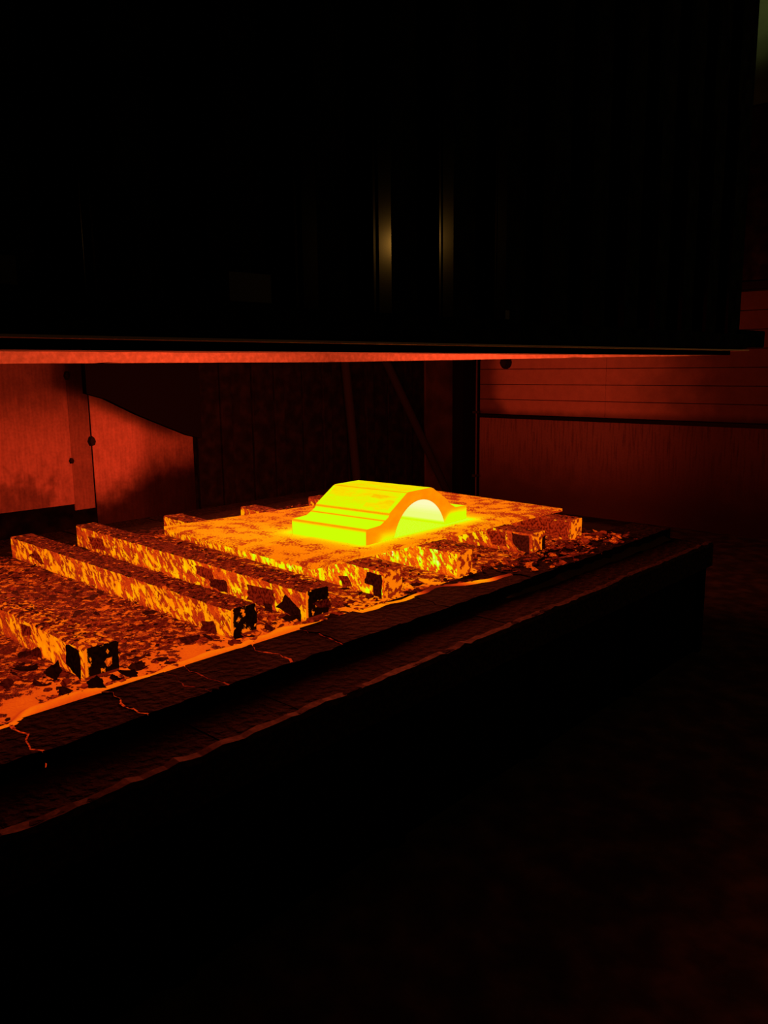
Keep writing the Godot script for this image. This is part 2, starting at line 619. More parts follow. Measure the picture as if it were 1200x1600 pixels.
	for k in 7:
		for s in [[-6.2, -4.3615], [-4.36, -1.6], [-1.595, 4.2]]:
			q2 = mb()
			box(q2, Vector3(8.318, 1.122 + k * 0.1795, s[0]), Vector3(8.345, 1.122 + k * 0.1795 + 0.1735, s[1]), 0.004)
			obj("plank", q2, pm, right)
	map_axis = -1
	q2 = mb()
	box(q2, Vector3(8.25, 2.385, -6.2), Vector3(8.34, 2.46, 4.2), 0.005)
	obj("ledge", q2, mat(lin(0.008, 0.006, 0.005), 0.9, 0.0, 0.1), right)
	q2 = mb()
	box(q2, Vector3(8.31, 2.47, -6.2), Vector3(8.34, 4.03, 4.2))
	obj("upper_panel", q2, dark, right)  # dark colour stands in for the light the hood would block
	q2 = mb()
	box(q2, Vector3(8.31, 4.05, -6.2), Vector3(8.34, 7.5, 4.2))
	obj("upper_panel", q2, rough_tex(mat(Color.WHITE, 0.95, 0.0, 0.1), 0.01, 0.3, lin(0.05, 0.10, 0.05), lin(0.08, 0.16, 0.08), 0.0, 26), right)

	# corner column with a conduit in front of it
	struct("column_1", _box(Vector3(7.94, 0, -6.2), Vector3(8.31, 7.5, -6.035), 0.008), mat(lin(0.004, 0.003, 0.003), 0.9, 0.0, 0.1), "black steel column in the corner between back wall and plank wall", "column")
	var cp := thing("conduit_pipe", "thin reddish conduit pipe running up the black corner column", "pipe", Vector3(8.17, 0, -5.99))
	q2 = mb()
	tube(q2, [Vector3(0, 0.0, 0), Vector3(0, 1.2, 0.0), Vector3(0.004, 2.4, 0), Vector3(0, 7.4, 0)], 0.010)
	obj("pipe", q2, mat(lin(0.07, 0.04, 0.035), 0.6), cp)
	for y in [0.35, 1.13, 1.9]:
		q2 = mb()
		box(q2, Vector3(-0.03, y, -0.04), Vector3(0.05, y + 0.03, 0.013), 0.003)
		obj("pipe_clip", q2, mat(lin(0.02, 0.014, 0.012), 0.8), cp)
	var wf := thing("wall_fitting", "small dark round fitting on the top plank beside the corner column", "fitting", Vector3(8.318, 1.735, -5.66))
	q2 = mb()
	tube(q2, [Vector3(0, 0, 0), Vector3(-0.03, 0, 0)], 0.075, 14)
	obj("base", q2, mat(lin(0.008, 0.006, 0.005), 0.8), wf)
	q2 = mb()
	tube(q2, [Vector3(-0.03, 0, 0), Vector3(-0.06, 0, 0), Vector3(-0.085, -0.01, 0)], 0.04, 12)
	obj("cap", q2, mat(lin(0.02, 0.018, 0.012), 0.5), wf)

func _box(lo: Vector3, hi: Vector3, bevel := 0.0) -> SurfaceTool:
	var st := mb()
	box(st, lo, hi, bevel)
	return st

func blot(i: int, j: int, k: int) -> float:
	return n_soft[((j + k * 131) & 1023) * 1024 + ((i + k * 277) & 1023)] / 255.0 - 0.5

func painted(w: int, h: int, v: PackedFloat32Array, tint: Vector3) -> StandardMaterial3D:
	var out := PackedByteArray()
	out.resize(w * h * 3)
	for i in w * h:
		var c := lin(v[i] * tint.x, v[i] * tint.y, v[i] * tint.z)
		out[i * 3] = int(c.r * 255)
		out[i * 3 + 1] = int(c.g * 255)
		out[i * 3 + 2] = int(c.b * 255)
	var m := mat(Color.WHITE, 0.95, 0.0, 0.1)
	m.albedo_texture = ImageTexture.create_from_image(Image.create_from_data(w, h, false, Image.FORMAT_RGB8, out))
	m.texture_repeat = false
	return m

# the right wall with its fade of light painted in: planks palest in their middle, darker towards the door end and the column; grimy render below with runs
func plank_wall_paint() -> StandardMaterial3D:
	var w := 1024
	var h := 560
	var v := PackedFloat32Array()
	v.resize(w * h)
	for j in h:
		var y := 2.4 * (1.0 - (j + 0.5) / h)
		for i in w:
			var z := -6.2 + 4.6 * (i + 0.5) / w
			var wob := blot(i, j, 1) * 0.5
			var fine := n_fine[((j * 2) & 1023) * 1024 + ((i * 2) & 1023)] / 255.0 - 0.5
			var a := 0.0
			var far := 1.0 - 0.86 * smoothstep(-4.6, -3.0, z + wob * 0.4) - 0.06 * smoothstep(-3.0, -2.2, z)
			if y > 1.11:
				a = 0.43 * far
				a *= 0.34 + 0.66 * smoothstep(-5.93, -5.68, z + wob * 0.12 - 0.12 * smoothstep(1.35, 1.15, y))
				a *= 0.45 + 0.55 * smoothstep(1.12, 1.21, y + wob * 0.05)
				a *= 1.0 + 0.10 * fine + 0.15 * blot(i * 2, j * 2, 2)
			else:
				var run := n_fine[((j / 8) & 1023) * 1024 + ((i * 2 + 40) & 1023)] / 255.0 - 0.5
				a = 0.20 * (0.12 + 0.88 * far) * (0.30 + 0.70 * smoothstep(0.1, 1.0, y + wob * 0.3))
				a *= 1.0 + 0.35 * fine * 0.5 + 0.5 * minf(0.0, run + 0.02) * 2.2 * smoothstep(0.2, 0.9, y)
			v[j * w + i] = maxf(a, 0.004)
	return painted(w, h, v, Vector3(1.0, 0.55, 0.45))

# the sheet panels of the back wall: shade painted in above, a painted shadow blot low on the third panel
func panel_wall_paint() -> StandardMaterial3D:
	var w := 1024
	var h := 700
	var v := PackedFloat32Array()
	v.resize(w * h)
	for j in h:
		var y := 0.4 + 2.8 * (1.0 - (j + 0.5) / h)
		for i in w:
			var x := 0.3 + 4.0 * (i + 0.5) / w
			var wob := blot(i * 2, j * 2, 3)
			var fine := n_fine[((j * 2 + 300) & 1023) * 1024 + ((i * 2) & 1023)] / 255.0 - 0.5
			var run := n_fine[((j / 5) & 1023) * 1024 + ((i * 2 + 512) & 1023)] / 255.0 - 0.5
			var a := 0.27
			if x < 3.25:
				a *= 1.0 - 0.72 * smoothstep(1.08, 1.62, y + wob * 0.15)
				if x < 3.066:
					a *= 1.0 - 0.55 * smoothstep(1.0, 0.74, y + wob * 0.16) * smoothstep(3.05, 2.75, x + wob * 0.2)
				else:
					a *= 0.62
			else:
				a = 0.34 * (1.0 - 0.45 * smoothstep(3.62, 3.80, x + wob * 0.1)) * (1.0 - 0.3 * smoothstep(3.9, 4.2, x))  # fall-off of the lit wedge painted into the third panel
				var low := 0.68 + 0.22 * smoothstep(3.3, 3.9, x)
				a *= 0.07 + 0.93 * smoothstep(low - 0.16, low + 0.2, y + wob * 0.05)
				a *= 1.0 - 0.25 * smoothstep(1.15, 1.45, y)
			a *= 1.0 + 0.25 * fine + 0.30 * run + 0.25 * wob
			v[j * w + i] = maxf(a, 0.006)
	return painted(w, h, v, Vector3(1.0, 0.55, 0.42))

# ------------------------------------------------------------------ the lifted hood
func build_hood() -> void:
	var hood := thing("furnace_hood", "huge black ribbed steel furnace hood lifted above the glowing hearth", "furnace hood", Vector3(0, 1.744, 0))
	var steel := rough_tex(mat(Color.WHITE, 0.8, 0.0, 0.04), 0.02, 0.8, lin(0.004, 0.0055, 0.006), lin(0.010, 0.013, 0.014), 0.0, 31)
	var rib_steel := mat(lin(0.02, 0.018, 0.009), 0.13, 1.0, 0.5)
	var x0 := -0.6
	var x1 := 4.9
	var zf := -1.75
	var zb := -5.12
	var top := 2.9
	var parts := [
		["casing_panel", Vector3(x0, 0.10, zf - 0.012), Vector3(x1, top, zf)],
		["casing_panel", Vector3(x1 - 0.012, 0.10, zb), Vector3(x1, top, zf - 0.012)],
		["casing_panel", Vector3(x0, 0.10, zb), Vector3(x1 - 0.012, top, zb + 0.012)],
		["casing_panel", Vector3(x0, 0.10, zb + 0.012), Vector3(x0 + 0.012, top, zf - 0.012)],
		["roof", Vector3(x0, top, zb), Vector3(x1, top + 0.15, zf)],
	]
	for p in parts:
		obj(p[0], _box(p[1], p[2], 0.002), steel, hood)
	# lower channel of the front, its seal flange and seal blade
	var st := mb()
	extrude(st, PackedVector2Array([Vector2(zf, 0.03), Vector2(zf + 0.045, 0.035), Vector2(zf + 0.05, 0.045), Vector2(zf + 0.05, 0.105), Vector2(zf + 0.04, 0.115), Vector2(zf, 0.115)]), x0, x1, 0)
	obj("bottom_channel", st, steel, hood)
	st = mb()
	box(st, Vector3(x0, 0.023, zf - 0.05), Vector3(x1, 0.0295, zf + 0.062), 0.001)
	obj("seal_flange", st, mat(lin(0.5, 0.38, 0.32), 0.7, 0.0), hood)
	st = mb()
	box(st, Vector3(x0, 0.0, zf - 0.02), Vector3(x1 - 0.12, 0.023, zf + 0.002), 0.002)
	obj("seal_blade", st, mat(lin(0.004, 0.004, 0.004), 0.9, 0.0, 0.1), hood)
	for s in [[Vector3(x1, 0.023, zb), Vector3(x1 + 0.012, 0.115, zf)], [Vector3(x0, 0.023, zb - 0.05), Vector3(x1, 0.115, zb)]]:
		obj("bottom_channel", _box(s[0], s[1], 0.003), steel, hood)
	# lifting lug at the right front corner
	st = mb()
	box(st, Vector3(x1 - 0.05, 0.045, zf - 0.12), Vector3(x1 + 0.345, 0.142, zf + 0.03), 0.006)
	box(st, Vector3(x1 + 0.012, 0.1, zf - 0.06), Vector3(x1 + 0.03, 0.142, zf), 0.002)
	obj("lifting_lug", st, steel, hood)
	# vertical stiffeners: open channels standing off the casing
	for k in range(-5, 13):
		var x := 0.951 + k * 0.3045
		if x < x0 + 0.05 or x > x1 - 0.05:
			continue
		st = mb()
		extrude(st, PackedVector2Array([Vector2(x - 0.055, zf), Vector2(x - 0.055, zf + 0.044), Vector2(x - 0.052, zf + 0.047), Vector2(x - 0.043, zf + 0.047), Vector2(x - 0.040, zf + 0.044), Vector2(x - 0.040, zf + 0.010),
			Vector2(x - 0.006, zf + 0.010), Vector2(x - 0.006, zf + 0.020), Vector2(x - 0.003, zf + 0.023), Vector2(x + 0.052, zf + 0.023), Vector2(x + 0.055, zf + 0.020), Vector2(x + 0.055, zf)]), 0.115, top, 1)
		obj("rib", st, rib_steel, hood)
	for p in [[1.30, 1.49, 0.125, 0.20], [2.505, 2.575, 0.12, 0.155], [0.60, 0.78, 0.13, 0.19]]:
		obj("patch_plate", _box(Vector3(p[0], p[2], zf), Vector3(p[1], p[3], zf + 0.008), 0.002), mat(lin(0.03, 0.032, 0.028), 0.6, 0.3), hood)
	# pale refractory lining inside; its worn lower lip shows between the front edge and the back edge
	var lining := rough_tex(mat(Color.WHITE, 0.95, 0.0, 0.1), 0.03, 1.2, lin(0.19, 0.145, 0.11), lin(0.265, 0.20, 0.155), 0.3, 32)
	for w in [["back", x0 + 0.012, x1 - 0.2], ["right", zf - 0.2, zb + 0.012], ["front", x0 + 0.01, x1 - 0.2], ["left", zf - 0.2, zb + 0.012]]:
		st = mb()
		rng.seed = 90 + w[0].length()
		var low := PackedVector2Array()
		var n := 60
		for i in n + 1:
			var s := lerpf(w[1], w[2], float(i) / n)
			var y := rng.randf_range(-0.0008, 0.0012) + (0.006 if rng.randf() < 0.05 else 0.0)
			low.append(Vector2(s, y))
		low.append(Vector2(w[2], top - 0.15))
		low.append(Vector2(w[1], top - 0.15))
		match w[0]:
			"back": extrude(st, low, zb + 0.012, zb + 0.15, 2)
			"front": extrude(st, low, zf - 0.17, zf - 0.022, 2)
			"right": extrude(st, low, x1 - 0.2, x1 - 0.012, 0)
			"left": extrude(st, low, x0 + 0.012, x0 + 0.2, 0)
		obj("lining", st, lining, hood)
	obj("roof_lining", _box(Vector3(x0 + 0.2, top - 0.15, zb + 0.15), Vector3(x1 - 0.2, top, zf - 0.17)), lining, hood)

# ------------------------------------------------------------------ the hearth
func build_hearth() -> void:
	var hearth := thing("glowing_hearth", "long low furnace hearth with glowing scale-strewn deck and cracked dark refractory rim", "furnace hearth", Vector3.ZERO)
	# deck
	var W := 2048
	var H := 1250
	var heat := PackedFloat32Array()
	heat.resize(W * H)
	var edge := PackedFloat32Array()
	for i in W:
		edge.append(wavy_edge(0.2 + 4.5 * i / W))
	for j in H:
		var z := -2.0 - 2.75 * j / H
		for i in W:
			var x := 0.2 + 4.5 * i / W
			var a := (j & 1023) * 1024 + (i & 1023)
			var b := ((j * 3 + 211) & 1023) * 1024 + ((i * 3 + 77) & 1023)
			var c := n_cell_small[a] / 255.0
			var fine := n_fine[b] / 255.0 - 0.5
			var soft := n_soft[((j + 400) & 1023) * 1024 + ((i + 100) & 1023)] / 255.0 - 0.5
			var hf := heat_field(x, z)
			var d := edge[i] - z
			var base := 0.575 + 0.15 * hf + soft * 0.05
			if x < 1.3:
				base -= (1.3 - x) * 0.05
			var v := base + fine * 0.05
			# the strewn part, patchy; the outer strip is smooth sand
			var bare := smoothstep(0.10, 0.26, n_soft[((j * 2 + 30) & 1023) * 1024 + ((i * 2 + 600) & 1023)] / 255.0 - 0.5)
			var cover := clampf((d - 0.12 - soft * 0.35) * 6.0, 0.0, 1.0) * (0.90 - 0.55 * bare)
			if c < cover:
				v = 0.18 + 0.30 * c + 0.20 * fine + 0.12 * hf
				if n_speck[b] > 188:
					v += 0.22
			if n_cell[a] < 70 and cover > 0.3:
				v = minf(v, 0.24 + 0.12 * fine + 0.1 * hf + n_cell[a] / 1000.0)
			# the ribbon of fused sand along the hearth edge, crest highlight and inner shade put into its glow
			if d < 0.0:
				v -= 0.55 * smoothstep(0.0, 0.03, -d) + fine * 0.1
			elif d < 0.12:
				v += 0.07 * exp(-pow((d - 0.03) / 0.022, 2.0)) - 0.06 * exp(-pow((d - 0.075) / 0.016, 2.0)) - fine * 0.03
			if x > 2.6:
				var keep := maxf(1.0 - smoothstep(2.62, 2.78, x), maxf(exp(-pow((x - 3.02) / 0.13, 2.0)), 0.9 * exp(-pow((x - 3.46) / 0.12, 2.0))))
				v -= 0.42 * (1.0 - keep) * smoothstep(0.17, 0.05, d + soft * 0.08) + maxf(0.0, x - 3.95 - d * 0.8) * 0.7
			if z < -4.3:
				v -= (-4.3 - z) * 1.2
			if x > 4.3:
				v -= (x - 4.3) * 0.9
			heat[j * W + i] = v
	var dm := hot_tex(heat_image(W, H, heat), 0.012)
	var st := mb()
	st.set_smooth_group(0)
	var nx := 230
	var nz := 140
	for j in nz + 1:
		for i in nx + 1:
			var x := 0.2 + 4.5 * i / nx
			var z := -2.0 - 2.75 * j / nz
			st.set_uv(Vector2(float(i) / nx, float(j) / nz))
			st.add_vertex(Vector3(x, deck_height(x, z), z))
	for j in nz:
		for i in nx:
			var k := j * (nx + 1) + i
			for t in [k, k + nx + 1, k + 1, k + 1, k + nx + 1, k + nx + 2]:
				st.add_index(t)
	st.generate_normals()
	obj("sand_deck", st, dm, hearth)
	# cold bed under and around the deck
	var dark := rough_tex(mat(Color.WHITE, 0.95, 0.0, 0.1), 0.03, 1.5, lin(0.005, 0.0048, 0.0042), lin(0.013, 0.011, 0.010), 0.8, 41)
	obj("bed_core", _box(Vector3(-0.6, 0.12, -5.0), Vector3(4.78, 0.64, -1.85), 0.01), dark, hearth)
	obj("cold_deck", _box(Vector3(-0.6, 0.64, -4.76), Vector3(4.75, 0.68, -2.28), 0.004), dark, hearth)
	# inner course of refractory blocks with open joints, an ember strip deep in the hottest joints
	var joints := [-0.6, -0.3, 0.0, 0.29, 0.58, 0.881, 1.188, 1.398, 1.478, 1.757, 2.01, 2.31, 2.62, 2.93, 3.24, 3.55, 3.86, 4.17, 4.48, 4.78]
	var glow := {5: 0.50, 6: 0.52, 7: 0.30, 8: 0.36, 9: 0.45, 10: 0.36, 4: 0.4, 11: 0.25}
	rng.seed = 61
	var jag := []
	for k in joints.size():
		var line := []
		for s in 9:
			line.append(rng.randf_range(-0.012, 0.012) + 0.012 * sin(s * 0.9 + k))
		jag.append(line)
	for k in joints.size() - 1:
		st = mb()
		var poly := PackedVector2Array()
		for s in 9:
			poly.append(Vector2(joints[k] + jag[k][s] + 0.0025, lerpf(-2.30, -2.045, s / 8.0)))
		var ns := 6
		for s in ns - 1:
			poly.append(Vector2(lerpf(joints[k], joints[k + 1], (s + 1.0) / ns), -2.045 + rng.randf_range(-0.012, 0.008)))
		for s in 9:
			poly.append(Vector2(joints[k + 1] + jag[k + 1][8 - s] - 0.0025, lerpf(-2.045, -2.30, s / 8.0)))
		extrude(st, poly, 0.645, 0.712 + rng.randf_range(-0.004, 0.004), 1)
		obj("refractory_block", st, dark, hearth)
		if glow.has(k):
			st = mb()
			for s in 8:
				var xa: float = joints[k] + jag[k][s]
				var xb: float = joints[k] + jag[k][s + 1]
				var za := lerpf(-2.30, -2.045, s / 8.0)
				var zc := lerpf(-2.30, -2.045, (s + 1) / 8.0)
				var ya := 0.7105 + rng.randf_range(-0.003, 0.002)
				var hw := rng.randf_range(0.0012, 0.006) * (1.0 if k == 5 or s > 2 else 0.3)
				quad(st, Vector3(xa - hw, ya, za), Vector3(xa + hw, ya, za), Vector3(xb + hw, ya, zc), Vector3(xb - hw, ya, zc), Vector3.UP)
			var xe: float = joints[k] + jag[k][8]
			if glow[k] > 0.48:
				quad(st, Vector3(xe - 0.003, 0.711, -2.05), Vector3(xe + 0.003, 0.711, -2.05), Vector3(xe + 0.012, 0.69, -2.046), Vector3(xe + 0.006, 0.69, -2.046), Vector3.BACK)
			if k == 5:
				quad(st, Vector3(xe + 0.006, 0.69, -2.046), Vector3(xe + 0.012, 0.69, -2.046), Vector3(xe + 0.004, 0.662, -2.044), Vector3(xe + 0.001, 0.662, -2.044), Vector3.BACK)
			obj("ember_seam", st, hot(glow[k]), hearth)
	# outer course, lower, with hairline joints
	for k in joints.size() - 1:
		st = mb()
		var xa: float = joints[k] + 0.1
		var xb: float = joints[k + 1] + 0.1 if k < joints.size() - 2 else 4.78
		if xb - xa < 0.09:
			xa -= 0.0
		var poly := PackedVector2Array()
		for s in 5:
			poly.append(Vector2(xa + 0.0012, lerpf(-2.06, -1.80, s / 4.0)))
		for s in 5:
			poly.append(Vector2(xb - 0.0012, lerpf(-1.80, -2.06, s / 4.0)))
		extrude(st, poly, 0.60, 0.657 + rng.randf_range(-0.0025, 0.0025), 1)
		obj("refractory_block", st, dark, hearth)
	# steel edge angle, crusted with spatter, and the skirt below it
	st = mb()
	rng.seed = 62
	var ne := 150
	var ring := []
	for i in ne + 1:
		var x := lerpf(-0.6, 4.80, float(i) / ne)
		var y := 0.660 + rng.randf_range(-0.003, 0.004) + (0.008 if rng.randf() < 0.12 else 0.0)
		ring.append([Vector3(x, 0.62, -1.825), Vector3(x, y, -1.822 + rng.randf_range(-0.006, 0.006)), Vector3(x, y - 0.002, -1.795 + rng.randf_range(-0.004, 0.004)), Vector3(x, y - 0.016, -1.786), Vector3(x, 0.52, -1.785), Vector3(x, 0.52, -1.825)])
	for i in ne:
		for s in 6:
			var t := (s + 1) % 6
			var nrm: Vector3 = [Vector3.FORWARD, Vector3.UP, Vector3(0, 1, 1), Vector3.BACK, Vector3.DOWN, Vector3.FORWARD][s]
			quad(st, ring[i][s], ring[i][t], ring[i + 1][t], ring[i + 1][s], nrm)
	obj("edge_angle", st, rough_tex(mat(Color.WHITE, 0.8, 0.2, 0.2), 0.05, 1.5, lin(0.01, 0.008, 0.006), lin(0.045, 0.03, 0.02), 0.0, 42), hearth)
	obj("skirt", _box(Vector3(-0.6, 0.0, -1.85), Vector3(4.80, 0.53, -1.83), 0.003), mat(lin(0.004, 0.004, 0.004), 0.9, 0.0, 0.1), hearth)
	for x in [0.2, 1.1, 2.0, 2.9, 3.8, 4.7]:
		obj("skirt_stiffener", _box(Vector3(x, 0.0, -1.83), Vector3(x + 0.05, 0.52, -1.80), 0.003), mat(lin(0.004, 0.004, 0.004), 0.9, 0.0, 0.1), hearth)
	# back and right rims
	for k in 9:
		var xa := -0.6 + k * 0.598
		obj("refractory_block", _box(Vector3(xa, 0.62, -5.02), Vector3(xa + 0.592, 0.69, -4.73), 0.008), dark, hearth)
	for k in 5:
		var za := -4.72 + k * 0.486
		obj("refractory_block", _box(Vector3(4.5, 0.62, za), Vector3(4.79, 0.685, za + 0.48), 0.008), dark, hearth)
	obj("skirt", _box(Vector3(4.78, 0.0, -5.02), Vector3(4.80, 0.62, -1.83), 0.003), mat(lin(0.004, 0.004, 0.004), 0.9, 0.0, 0.1), hearth)
	obj("skirt", _box(Vector3(-0.6, 0.0, -5.04), Vector3(4.80, 0.62, -5.02), 0.003), mat(lin(0.004, 0.004, 0.004), 0.9, 0.0, 0.1), hearth)

# ------------------------------------------------------------------ billets, plate and forging
func build_load() -> void:
	# x, z of the front left foot, drift of x per metre back, length, height, cold end, bare share of the flanks, top heat, bare share of the end
	var spec := [
		[1.209, -2.451, 0.03, 2.05, 0.108, true, 0.48, 0.36, 0.10, "glowing square billet nearest the cracked rim at the left, its blunt front end almost black"],
		[1.779, -2.427, 0.028, 2.03, 0.115, true, 0.50, 0.27, 0.22, "glowing square billet second from the left, bright mottled flank and black flakes on its end"],
		[2.114, -2.380, 0.047, 2.08, 0.121, true, 0.42, 0.27, 0.18, "glowing square billet beside the hot plate with large dark flakes peeling off its flank"],
		[2.558, -2.364, 0.079, 1.97, 0.120, false, 0.50, 0.31, 0.62, "glowing square billet under the left edge of the hot plate, its end freckled orange"],
		[3.048, -2.340, 0.090, 1.89, 0.120, false, 0.50, 0.32, 0.72, "glowing square billet under the middle of the hot plate, its bright yellow flank crumbling"],
		[3.675, -2.319, 0.050, 1.87, 0.120, false, 0.22, 0.31, 0.52, "glowing square billet under the right half of the plate with smooth dark scale slabs"],
		[4.132, -2.350, 0.050, 1.85, 0.120, false, 0.15, 0.34, 0.72, "glowing square billet at the right corner of the plate with one long smooth scale slab"],
	]
	var billets := []
	for k in spec.size():
		var s = spec[k]
		var t := thing("glowing_billet", s[9], "steel billet", Vector3(s[0], 0.700, s[1]), 0.0, "square billets laid across the hearth")
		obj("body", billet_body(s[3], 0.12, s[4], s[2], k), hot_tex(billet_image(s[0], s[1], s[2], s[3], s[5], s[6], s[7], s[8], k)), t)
		billets.append(t)
	rng.seed = 77
	var A: Node3D = billets[0]
	peel(A, 0.03, 0.12, "L", [[0.104, 0.104], [0.006, 0.106], [0.012, 0.0], [0.073, 0.011], [0.118, 0.031]], 0.05, 0.010)
	peel(A, 0.03, 0.12, "L", [[0.479, 0.094], [0.389, 0.099], [0.395, 0.067], [0.466, 0.048]], 0.33, 0.006)
	peel(A, 0.03, 0.12, "L", [[0.408, 0.004], [0.319, 0.046], [0.268, 0.04], [0.284, 0.01], [0.367, 0.002]], 0.22, 0.02, 0.015)
	peel(A, 0.03, 0.12, "E", [[0.023, 0.105], [0.118, 0.104], [0.118, 0.015], [0.085, 0.014], [0.07, 0.038], [0.05, 0.034], [0.018, 0.034]], 0.05, 0.006)
	peel(A, 0.03, 0.12, "E", [[0.070, 0.083], [0.076, 0.092], [0.081, 0.083], [0.076, 0.074]], 0.66, 0.0, 0.0125)
	peel(A, 0.03, 0.12, "E", [[0.062, 0.05], [0.072, 0.060], [0.090, 0.060], [0.088, 0.036], [0.072, 0.030]], 0.62, 0.0, 0.0125)
	var B: Node3D = billets[1]
	peel(B, 0.028, 0.12, "E", [[0.06, 0.117], [0.1, 0.118], [0.119, 0.074], [0.117, 0.043], [0.092, 0.024], [0.061, 0.077]], 0.04, 0.008)
	peel(B, 0.028, 0.12, "E", [[0.0, 0.0], [0.002, 0.036], [0.02, 0.047], [0.034, 0.018], [0.044, 0.0]], 0.03, 0.014)
	peel(B, 0.028, 0.12, "E", [[0.006, 0.113], [0.048, 0.118], [0.035, 0.098], [0.011, 0.092]], 0.10, 0.004)
	peel(B, 0.028, 0.12, "L", [[0.17, 0.04], [0.10, 0.05], [0.06, 0.02], [0.10, 0.0], [0.17, 0.0]], 0.26, 0.02)
	peel(B, 0.028, 0.12, "L", [[1.78, 0.05], [1.72, 0.085], [1.66, 0.07], [1.60, 0.03], [1.66, 0.025], [1.72, 0.04]], 0.34, 0.006)
	var C: Node3D = billets[2]
	peel(C, 0.047, 0.12, "L", [[0.374, 0.088], [0.192, 0.097], [0.173, 0.06], [0.233, 0.004], [0.305, 0.003], [0.378, 0.02]], 0.33, 0.018)
	peel(C, 0.047, 0.12, "L", [[0.161, 0.032], [0.107, 0.097], [0.067, 0.067], [0.011, 0.046], [0.004, 0.002], [0.069, 0.004]], 0.12, 0.02, 0.012)
	peel(C, 0.047, 0.12, "L", [[0.672, 0.061], [0.524, 0.074], [0.517, 0.02], [0.603, 0.008], [0.669, 0.025]], 0.24, 0.02)
	peel(C, 0.047, 0.12, "L", [[0.80, 0.10], [0.66, 0.10], [0.63, 0.06], [0.72, 0.045], [0.79, 0.06]], 0.38, 0.012)
	peel(C, 0.047, 0.12, "L", [[0.244, 0.032], [0.187, 0.04], [0.184, 0.002], [0.239, 0.0]], 0.16, 0.012, 0.022)
	peel(C, 0.047, 0.12, "L", [[1.90, 0.085], [1.72, 0.09], [1.70, 0.03], [1.86, 0.015]], 0.38, 0.015)
	peel(C, 0.047, 0.12, "E", [[0.005, 0.12], [0.112, 0.12], [0.116, 0.08], [0.093, 0.073], [0.004, 0.078]], 0.05, 0.005)
	peel(C, 0.047, 0.12, "E", [[0.01, 0.074], [0.047, 0.075], [0.111, 0.072], [0.122, 0.047], [0.118, 0.034], [0.06, 0.043]], 0.22, 0.010, 0.012)
	var D: Node3D = billets[3]
	peel(D, 0.079, 0.12, "L", [[0.102, 0.106], [0.002, 0.11], [0.003, 0.0], [0.062, 0.0], [0.069, 0.044], [0.12, 0.049]], 0.17, 0.012)
	peel(D, 0.079, 0.12, "L", [[0.30, 0.05], [0.24, 0.06], [0.20, 0.02], [0.27, 0.0]], 0.38, 0.012)
	var F: Node3D = billets[5]
	peel(F, 0.05, 0.12, "L", [[0.302, 0.10], [0.175, 0.105], [0.165, 0.027], [0.265, 0.021]], 0.42, 0.006)
	peel(F, 0.05, 0.12, "L", [[0.13, 0.107], [0.018, 0.109], [0.012, 0.003], [0.082, 0.016], [0.125, 0.052]], 0.20, 0.006)
	peel(F, 0.05, 0.12, "E", [[0.087, 0.091], [0.115, 0.095], [0.118, 0.015], [0.084, 0.014]], 0.12, 0.004)
	var G: Node3D = billets[6]
	peel(G, 0.05, 0.12, "L", [[0.42, 0.10], [0.20, 0.108], [0.012, 0.112], [0.008, 0.006], [0.141, 0.02], [0.33, 0.03]], 0.42, 0.005)

	# plate
	var plate := thing("glowing_steel_plate", "thin glowing orange steel plate lying across four billets and carrying the forging", "steel plate", Vector3(0, 0.8205, 0))
	var c00 := Vector3(2.376, 0, -2.627)
	var c10 := Vector3(4.359, 0, -2.544)
	var c11 := Vector3(4.459, 0, -3.692)
	var c01 := Vector3(2.469, 0, -3.949)
	var W := 1024
	var H := 680
	var heat := PackedFloat32Array()
	heat.resize(W * H)
	for j in H:
		for i in W:
			var p := c00.lerp(c10, float(i) / W).lerp(c01.lerp(c11, float(i) / W), float(j) / H)
			var dx := maxf(0.0, maxf(2.83 - p.x, p.x - 3.73))
			var dz := maxf(0.0, maxf(-2.75 - 0.06 * (p.x - 2.83) * 0.0 + p.z, -3.26 - p.z)) if true else 0.0
			dz = maxf(0.0, maxf(p.z + 2.76, -3.26 - p.z))
			var dist := sqrt(dx * dx + dz * dz)
			var near := exp(-dist / 0.075)
			var a := ((j + 37) & 1023) * 1024 + ((i + 450) & 1023)
			var b := ((j * 3 + 11) & 1023) * 1024 + ((i * 2 + 77) & 1023)
			var soft := n_soft[a] / 255.0 - 0.5
			var fine := n_fine[b] / 255.0 - 0.5
			var v := 0.675 + 0.03 * exp(-dist / 0.4) + 0.225 * near + fine * 0.06
			if p.x < 2.9 and p.z < -3.1:
				v += 0.035
			var cover := 0.40 + soft * 1.3 - near * 0.9 + (0.15 if p.z > -2.75 else 0.0) + 0.25 * smoothstep(3.75, 4.0, p.x) * (0.4 + 0.6 * smoothstep(-3.1, -3.4, p.z))
			if n_fine[((j * 2 + 511) & 1023) * 1024 + ((i + i / 3 + 300) & 1023)] / 255.0 < cover * 0.82:
				v -= 0.17 + 0.12 * (n_cell_small[b] / 255.0)
			heat[j * W + i] = v
	var pm := hot_tex(heat_image(W, H, heat), 0.008)
	var st := mb()
	var nx := 60
	var nz := 40
	var up := func(i: int, j: int) -> Vector3:
		var q := c00.lerp(c10, float(i) / nx).lerp(c01.lerp(c11, float(i) / nx), float(j) / nz)
		return q + Vector3(0, 0.018, 0)
	for j in nz:
		for i in nx:
			quad(st, up.call(i, j), up.call(i + 1, j), up.call(i + 1, j + 1), up.call(i, j + 1), Vector3.UP, Vector2(float(i) / nx, float(j) / nz), Vector2(float(i + 1) / nx, float(j) / nz), Vector2(float(i + 1) / nx, float(j + 1) / nz), Vector2(float(i) / nx, float(j + 1) / nz))
